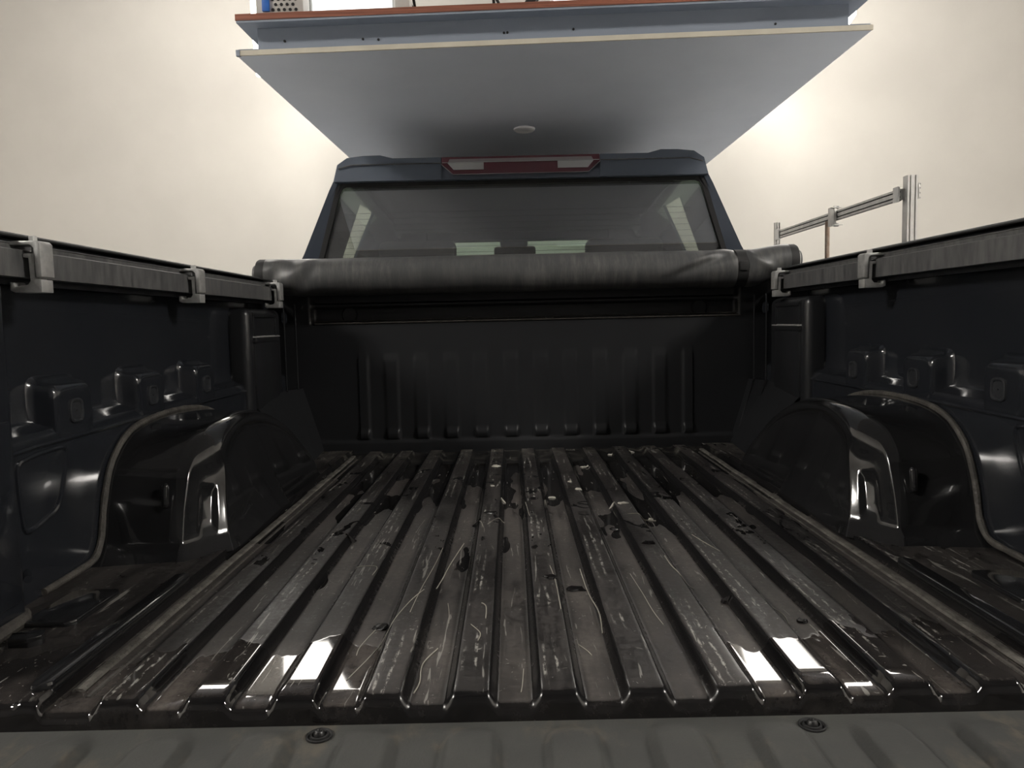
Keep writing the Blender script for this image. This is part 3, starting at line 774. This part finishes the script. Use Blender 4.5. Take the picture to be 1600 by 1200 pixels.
for sgn, side in ((-1, 'left'), (1, 'right')):
    r = thing('cover_rail', 'long dull grey cover rail clamped along the %s bed side' % side, 'rail', (sgn * 0.811, 0.88, 0.510), 'cover rails along the bed')
    T = Vector((sgn * 0.811, 0.88, 0.510))
    pr = [(0.800, 0.510), (0.800, 0.551), (0.802, 0.5525), (0.806, 0.5525), (0.807, 0.5485), (0.8225, 0.5485), (0.8225, 0.510)]
    b = MB().prism(pr, 1, 0.88, 2.438)
    if sgn < 0: b.mirror()
    b.mapv(lambda p: p - T).build('rail_bar', 'rail_bar', r, 30)
    s2 = MB().box(0.8155, 0.845, 0.88, 2.438, 0.5735, 0.577, .001)
    if sgn < 0: s2.mirror()
    s2.mapv(lambda p: p - T).build('rail_seal', 'rubber', r)
    s3 = MB().box(0.8146, 0.8162, 0.88, 2.438, 0.5625, 0.5645).box(.8162, .8235, .88, 2.438, .548, .5645)
    if sgn < 0: s3.mirror()
    s3.mapv(lambda p: p - T).build('rail_edge', 'rail_bar', r)

def clamp(sgn, y, label):
    t = thing('rail_clamp', label, 'clamp', (sgn * 0.80, y, 0.488), 'aluminium clamps on the cover rails')
    T = Vector((sgn * 0.80, y, 0.488)); w_ = 0.017
    def P(u, z): return (0.770 + u, z)
    outer = [P(0.000, .510), P(0.000, .561), P(.004, .5655), P(.052, .5655), P(.052, .5595), P(.016, .5595), P(.0105, .555), P(.0095, .508)]
    jaw = [P(.002, .486), P(.002, .506), P(.0115, .507), P(.0110, .5435), P(.0130, .5465), P(.0285, .5465), P(.0285, .5405), P(.0205, .5395), P(.0195, .504), P(.024, .498), P(.044, .4955), P(.0465, .503), P(.0515, .503), P(.0515, .490), P(.044, .4865)]
    for nm, poly, ww in (('upper_bracket', outer, w_), ('lower_jaw', jaw, w_ - .002)):
        b = MB().prism(poly, 1, y - ww, y + ww, 0.0012)
        if sgn < 0: b.mirror()
        b.mapv(lambda p: p - T).build(nm, 'clamp_metal', t, 30)
    b = MB().lathe([(.0005, .5745), (.0055, .5745), (.0066, .5735), (.0066, .5655)], (0.790, y, 0), 2, 6)
    b.lathe([(.0030, .5595), (.0030, .547)], (0.790, y, 0), 2, 10)
    if sgn < 0: b.mirror()
    b.mapv(lambda p: p - T).build('clamp_bolt', 'clamp_metal', t, 30)
for sgn, y, lab in ((-1, 1.190, 'large aluminium rail clamp at the left edge of the picture'),
                    (-1, 1.785, 'aluminium clamp halfway along the left cover rail'),
                    (-1, 2.398, 'aluminium clamp at the cab end of the left cover rail'),
                    (1, 1.765, 'aluminium clamp halfway along the right cover rail'),
                    (1, 2.355, 'aluminium clamp under the right end of the rolled cover')):
    clamp(sgn, y, lab)

# ------------------------------------------------------------------ suspended platform over the cab
plat = thing('hanging_platform', 'grey painted storage platform hanging over the truck cab', 'platform', (0.08, 3.3, 1.15))
TP0 = Vector((0.08, 3.3, 1.15))
FL, FR, BR, BL = Vector((-.758, 2.059, 1.143)), Vector((.914, 2.030, 1.163)), Vector((.910, 4.6, 1.163)), Vector((-.690, 4.6, 1.143))
def bil(u, v, h, ox=0.0, oy=0.0):
    """u 0..1 left-right, v 0..1 front-back, h metres above the underside"""
    p = FL.lerp(FR, u).lerp(BL.lerp(BR, u), v); return Vector((p.x + ox, p.y + oy, p.z + h))
def slab(mb, inset_m, h0, h1):
    k = inset_m
    q = [(0, 0, k, k), (1, 0, -k, k), (1, 1, -k, -k), (0, 1, k, -k)]
    lo = [bil(u, v, h0, a, b) for u, v, a, b in q]; hi = [bil(u, v, h1, a, b) for u, v, a, b in q]
    mb.add(lo + hi, [(0, 3, 2, 1), (4, 5, 6, 7)] + [(i, (i + 1) % 4, 4 + (i + 1) % 4, 4 + i) for i in range(4)])
    return mb
def pp(mb, name, m, smooth=0, parent=plat): 
    if parent is plat: mb.mapv(lambda p: p - TP0)
    return mb.build(name, m, parent, smooth)
pp(slab(MB(), .002, 0.0, 0.012), 'underside_panel', 'panel_light')
def edge(mb, a, b, w0, h0, h1, oy=-.004):
    (u0, v0), (u1, v1) = a, b
    mb.add([bil(u0, v0, h0, 0, oy), bil(u1, v1, h0, 0, oy), bil(u1, v1, h1, 0, oy), bil(u0, v0, h1, 0, oy), bil(u0, v0, h0, 0, w0), bil(u1, v1, h0, 0, w0), bil(u1, v1, h1, 0, w0), bil(u0, v0, h1, 0, w0)],
           [(0, 1, 2, 3), (7, 6, 5, 4), (0, 4, 5, 1), (1, 5, 6, 2), (2, 6, 7, 3), (3, 7, 4, 0)])
    return mb
pp(edge(MB(), (0.006, 0), (1, 0), .0015, .0005, .0135), 'edge_strip', 'cream')
pp(edge(MB(), (0, 0), (.006, 0), .004, -.001, .0145, -.006), 'strip_end', 'panel_grey')
ch = MB()
slab(ch, .004, .0135, .019); slab(ch, .044, .019, .086); slab(ch, .002, .086, .092)
pp(ch, 'channel_frame', 'panel_grey')
pp(slab(MB(), 0.0, .092, .108), 'plywood_deck', 'ply_edge')
for u, h in ((.070, .050), (.197, .047), (.222, .044), (.4245, .048), (.430, .0485), (.536, .050), (.858, .042)):
    c = bil(u, 0, h, 0, .0435)
    pp(MB().lathe([(.0033, .002), (.0033, -.0015), (.0002, -.002)], c, 1, 10), 'bolt_hole', 'dark')
pk = bil(0.458, 0.336, 0)
pp(MB().lathe([(.040, .001), (.040, -.005), (.034, -.010), (.0005, -.011)], pk, 2, 28), 'puck_light', 'puck', 40)
# drop rods to the ceiling
for (u, v) in ((0.04, .93), (.955, .93), (.04, .40), (.955, .40)):
    c = bil(u, v, .108)
    pp(MB().tube([(c.x, c.y, c.z - .01), (c.x, c.y, RZ)], .006, 8), 'drop_rod', 'steel_dark', 40)

# things standing on the deck
def deck(x, y):
    u = (x - FL.x) / (FR.x - FL.x); return FL.z + (FR.z - FL.z) * u + .1085
z = deck(-.65, 2.2)
case = thing('perforated_case', 'pale grey perforated metal case at the left end of the platform', 'case', (-.65, 2.22, z))
b = MB().box(-.067, .062, -.115, .16, 0, .17, .004)
b.build('case_body', 'case_grey', case)
for r in range(8):
    for c in range(4 if r % 2 == 0 else 5):
        xx = -.012 + .0155 * c - (.0078 if r % 2 else 0)
        MB().lathe([(.0044, 0), (.0044, -.0012), (.0001, -.0013)], (xx, -.1152, .012 + r * .0135), 1, 8).build('vent_hole', 'dark', case, 0)
MB().box(-.048, -.028, -.122, -.114, .020, .06, .002).build('blue_tag', 'blue', case)
z = deck(-.47, 2.2)
lb = thing('light_box', 'bright acrylic fronted light box on the platform beside the grey case', 'light', (-.468, 2.16, z))
MB().box(-.119, .119, .012, .10, 0, .15, .004).build('housing', 'white_plastic', lb)
MB().box(-.110, .110, .004, .0115, .012, .145, .002).build('diffuser', 'lamp_shelf', lb)
MB().box(-.117, .117, -.004, .001, .0, .15, .001).build('acrylic_cover', 'acrylic', lb)
for xx in (-.085, -.040, .008, .055, .10):
    MB().lathe([(.0025, -.0042), (.0025, -.0065), (.0002, -.007)], (xx, 0, .0085), 1, 8).build('cover_screw', 'screw', lb, 0)
MB().box(.1195, .160, .0, .06, 0, .12, .003).build('driver_box', 'case_grey', lb)
z = deck(.18, 2.15)
lb2 = thing('light_box', 'bright light box peeking over the middle of the platform edge', 'light', (.185, 2.14, z))
MB().box(-.10, .10, .012, .10, 0, .12, .004).build('housing', 'white_plastic', lb2)
MB().box(-.095, .095, .004, .0115, .004, .115, .002).build('diffuser', 'lamp_shelf', lb2)
for i, (x, y, lab) in enumerate(((-.30, 2.25, 'dark cable dropping on to the platform right of the light box'), (-.06, 2.2, 'short dark cable on the platform near its middle'))):
    zz = deck(x, y)
    o = MB().tube([tuple(p) for p in catmull([(x + .03, y + .1, zz + .0055), (x + .022, y, zz + .008), (x, y - .02, zz + .05), (x - .03, y - .01, zz + .12), (x - .02, y + .1, zz + .15), (x - .01, y + .2, zz + .0055)], 30)], .0045, 8).build('power_cable', 'rubber')
    tag(o, lab, 'cable')
o = MB().box(-.02, .05, -.03, .03, 0, .02, .005).prism([(-.03, .0), (.0, .0), (.03, .05), (.01, .06)], 1, -.02, .02).build('plug_adapter', 'rubber', None, loc=(.02, 2.14, deck(.02, 2.14)))
tag(o, 'small black plug on the platform edge near its middle', 'plug')

# ------------------------------------------------------------------ aluminium stand on the right
st = thing('profile_stand', 'aluminium profile stand with a long rail behind the right bed side', 'stand', (1.60, 3.2, GROUND))
T = Vector((1.60, 3.2, GROUND))
def sp_(mb, name, m, smooth=30): return mb.mapv(lambda p: Vector(p) - T).build(name, m, st, smooth)
def profile_post(x, y, wx, wy, z0, z1):
    b = MB(); g = .006; d = .006
    nx = max(1, round(wx / .02)); 
    poly = []
    # grooved rectangle outline, grooves on the faces towards -y and +y
    step = wx / nx
    def face(y_, sg, rng):
        for i in rng:
            a = x - wx / 2 + i * step
            yield from ([(a, y_), (a + step / 2 - g / 2, y_), (a + step / 2 - g / 2, y_ + sg * d), (a + step / 2 + g / 2, y_ + sg * d), (a + step / 2 + g / 2, y_)])
    poly += list(face(y - wy / 2, 1, range(nx))) + [(x + wx / 2, y - wy / 2), (x + wx / 2, y + wy / 2), (x - wx / 2, y + wy / 2)]
    b.prism(poly, 2, z0, z1); return b
sp_(profile_post(1.625, 3.18, .042, .04, GROUND, .995), 'post', 'alu')
sp_(MB().box(1.655, 1.660, 3.17, 3.19, .90, .965, .001), 'end_plate', 'alu')
for zz in (.905, .925, .945, .962): sp_(MB().lathe([(.004, 0), (.004, .006), (.0005, .006)], (1.660, 3.18, zz), 0, 8), 'screw', 'screw')
sp_(profile_post(1.600, 4.68, .030, .03, GROUND, 1.00), 'post', 'alu')
# grooved beam along Y
bp = [(1.588, .900), (1.588, .909), (1.594, .909), (1.594, .915), (1.588, .915), (1.588, .931), (1.594, .931), (1.594, .937), (1.588, .937), (1.588, .946), (1.606, .946), (1.606, .900)]
sp_(MB().prism(bp, 1, 3.20, 4.665), 'beam', 'alu')
for (ya, yb) in ((3.2, 4.665),):
    for zz in (.912, .934): sp_(MB().box(1.5935, 1.5945, ya, yb, zz - .0028, zz + .0028), 'beam_groove', 'dark')
    sp_(MB().box(1.590, 1.600, ya, yb, .8975, .9000), 'beam_shadow_strip', 'steel_dark')
sp_(MB().box(1.580, 1.590, 3.195, 3.235, .892, .955, .001), 'corner_bracket', 'white_plastic')
sp_(MB().box(1.580, 1.590, 4.60, 4.66, .892, .955, .001), 'corner_bracket', 'white_plastic')
sp_(MB().box(1.572, 1.587, 3.80, 3.87, .872, .965, .002).box(1.562, 1.615, 3.795, 3.82, .957, .962), 'slide_carriage', 'alu')
sp_(MB().box(1.57, 1.615, 3.785, 3.81, .872, .877).box(1.573, 1.580, 3.82, 3.85, .877, .96), 'carriage_plate', 'white_plastic')
for zz in (.876, .962): sp_(MB().lathe([(.008, -.012), (.008, .012), (.0005, .012)], (1.592, 3.82, zz), 0, 10), 'carriage_knob', 'screw')
sp_(MB().tube([(1.583, 3.90, GROUND), (1.583, 3.90, .905)], .0115, 12), 'rusty_upright', 'rust', 40)
sp_(MB().box(1.45, 1.75, 3.15, 3.21, GROUND, GROUND + .04, .003).box(1.45, 1.75, 4.65, 4.71, GROUND, GROUND + .04, .003).box(1.57, 1.63, 3.2, 4.66, GROUND, GROUND + .04, .003), 'base_frame', 'alu')

# ------------------------------------------------------------------ lamps
def pendant(name, x0, x1, y0, y1, z, label, glow='lamp_back', yaw=0):
    t = thing(name, label, 'lamp', ((x0 + x1) / 2, (y0 + y1) / 2, z))
    t.rotation_euler.z = math.radians(yaw)
    hx, hy = (x1 - x0) / 2, (y1 - y0) / 2
    MB().box(-hx, hx, -hy, hy, 0, .26, .02).build('luminous_body', glow, t)
    for s_ in (-1, 1):
        MB().box(-hx * .2, hx * .2, s_ * hy * .7 - .03, s_ * hy * .7 + .03, .2585, .275, .003).build('bracket', 'white_plastic', t)
    for s_ in (-1, 1):
        MB().tube([(0, s_ * hy * .7, .272), (0, s_ * hy * .7, RZ - z)], .004, 6).build('suspension_wire', 'steel_dark', t)
pendant('pendant_lamp', -2.44, -1.72, 6.80, 8.12, 3.0, 'glowing white box lamp hanging left of the platform near the back wall', yaw=17)
pendant('pendant_lamp', 2.34, 3.12, 6.78, 8.15, 3.0, 'glowing white box lamp hanging right of the platform near the back wall', yaw=-10)
pendant('pendant_lamp', -3.9, -2.9, 6.1, 7.0, 4.4, 'added box lamp hanging out of view high above the left side of the cab', 'fill_high')
pendant('pendant_lamp', 3.2, 4.2, 6.1, 7.0, 4.4, 'added box lamp hanging out of view high above the right side of the cab', 'fill_high')
for i, (x, y, lab) in enumerate(((-4.2, -0.3, 'added flat fill lamp hanging out of view to the left of the tailgate'), (4.2, -0.3, 'added flat fill lamp hanging out of view to the right of the tailgate'))):
    t = thing('fill_lamp', lab, 'lamp', (x, y, 3.3))
    MB().box(-.62, .62, -.32, .32, .03, .08, .005).build('tray', 'white_plastic', t)
    MB().box(-.60, .60, -.30, .30, 0, .03, .004).build('diffuser', 'fill_rear', t)
    for s_ in (-1, 1): MB().tube([(s_ * .4, 0, .075), (s_ * .4, 0, RZ - 3.3)], .004, 6).build('suspension_wire', 'steel_dark', t)
o = MB().box(.50, .98, RY1 - .03, RY1, 1.29, 1.325, .004).build('wall_batten', 'white_plastic'); tag(o, 'thin white batten on the back wall seen through the windscreen', 'batten')

# ------------------------------------------------------------------ litter on the bed floor
def fz(x, y): return floor_z(x, y)
def strand(pts, r):
    P = [tuple(p) for p in catmull([(x, y, 0) for x, y in pts], 22)]
    P = [(p[0], p[1], fz(p[0], p[1]) + r * .8) for p in P]
    o = MB().tube(P, r, 5).build('straw_strand', 'straw')
    tag(o, 'dry pale straw strand lying on the ribbed bed floor', 'straw', 'straw strands on the bed floor')
S_ = [[(-.150, 1.47), (-.168, 1.33), (-.178, 1.20)], [(-.185, 1.40), (-.19, 1.30), (-.20, 1.18), (-.205, 1.08)], [(-.195, 1.175), (-.212, 1.12), (-.235, 1.0), (-.26, .90)],
      [(-.155, .985), (-.170, .94), (-.168, .89), (-.172, .862)], [(-.155, 1.15), (-.15, 1.11), (-.147, 1.07)], [(-.33, 1.295), (-.30, 1.30), (-.29, 1.285), (-.292, 1.25)],
      [(-.10, 1.11), (-.093, 1.095), (-.092, 1.05)], [(-.112, 1.03), (-.098, 1.0), (-.10, .975)], [(.012, 1.28), (.017, 1.20), (.018, 1.08)], [(.066, 1.30), (.068, 1.20), (.075, 1.09), (.072, 1.02)],
      [(.150, 1.27), (.155, 1.18), (.158, 1.10), (.163, 1.05)], [(.035, .99), (.045, .97), (.05, .955)], [(.22, 1.32), (.222, 1.25), (.24, 1.19)], [(-.022, 1.76), (-.018, 1.68), (-.015, 1.62)],
      [(-.105, 1.56), (-.09, 1.60), (-.07, 1.62)], [(.20, 1.62), (.23, 1.62), (.26, 1.61)], [(-.04, .92), (-.042, .88), (-.044, .86)], [(.30, 1.45), (.31, 1.40), (.325, 1.34)],
      [(-.135, 1.62), (-.12, 1.58), (-.115, 1.54)], [(-.25, 1.06), (-.262, 1.0), (-.262, .97)], [(.33, 1.13), (.345, 1.08), (.34, 1.04)]]
for k, p in enumerate(S_): strand(p, 0.0006 + .0003 * (k % 3 == 0))
def scrap(x, y, s, name, m, cat, label, group, seed):
    random.seed(seed); n = 9; ring = []
    for k in range(n):
        a = 2 * math.pi * k / n; r = s * random.uniform(.45, 1.1); ring.append((x + r * math.cos(a) * 1.2, y + r * math.sin(a) * .9))
    v = [(p[0], p[1], fz(*p) + .0006) for p in ring] + [(x + (p[0] - x) * .8, y + (p[1] - y) * .8, fz(*p) + .0026 + random.uniform(0, .0015)) for p in ring]
    f = [tuple(range(n))[::-1], tuple(range(n, 2 * n))] + [(i, (i + 1) % n, n + (i + 1) % n, n + i) for i in range(n)]
    tag(link(name, v, f, m, None, 0), label, cat, group)
for k, (x, y, s) in enumerate(((.047, 1.845, .009), (.115, 1.87, .010), (.205, 1.715, .013), (.18, 1.72, .008), (-.075, 1.80, .008), (-.105, 1.93, .009), (-.10, 2.20, .016), (.10, 1.96, .007), (.165, 2.23, .012), (.27, 2.43, .012), (.345, 2.47, .010), (.25, 1.62, .006))):
    scrap(x, y, s, 'paper_scrap', 'flake', 'scrap', 'small pale flaky scrap on the far half of the bed floor', 'pale scraps on the bed floor', 40 + k)
for k, (x, y, s) in enumerate(((-.245, 1.06, .014), (.012, 1.22, .014), (.052, 1.20, .016), (.205, 1.40, .014), (-.10, 1.65, .014), (-.13, 1.60, .012), (.36, 1.05, .010), (.275, 1.13, .010), (.0, 1.78, .012), (-.38, 1.50, .012), (.16, 1.55, .010))):
    scrap(x, y, s, 'wet_leaf', 'leaf_black', 'leaf', 'small black wet leaf scrap stuck to a floor rib', 'wet leaf scraps on the bed floor', 80 + k)
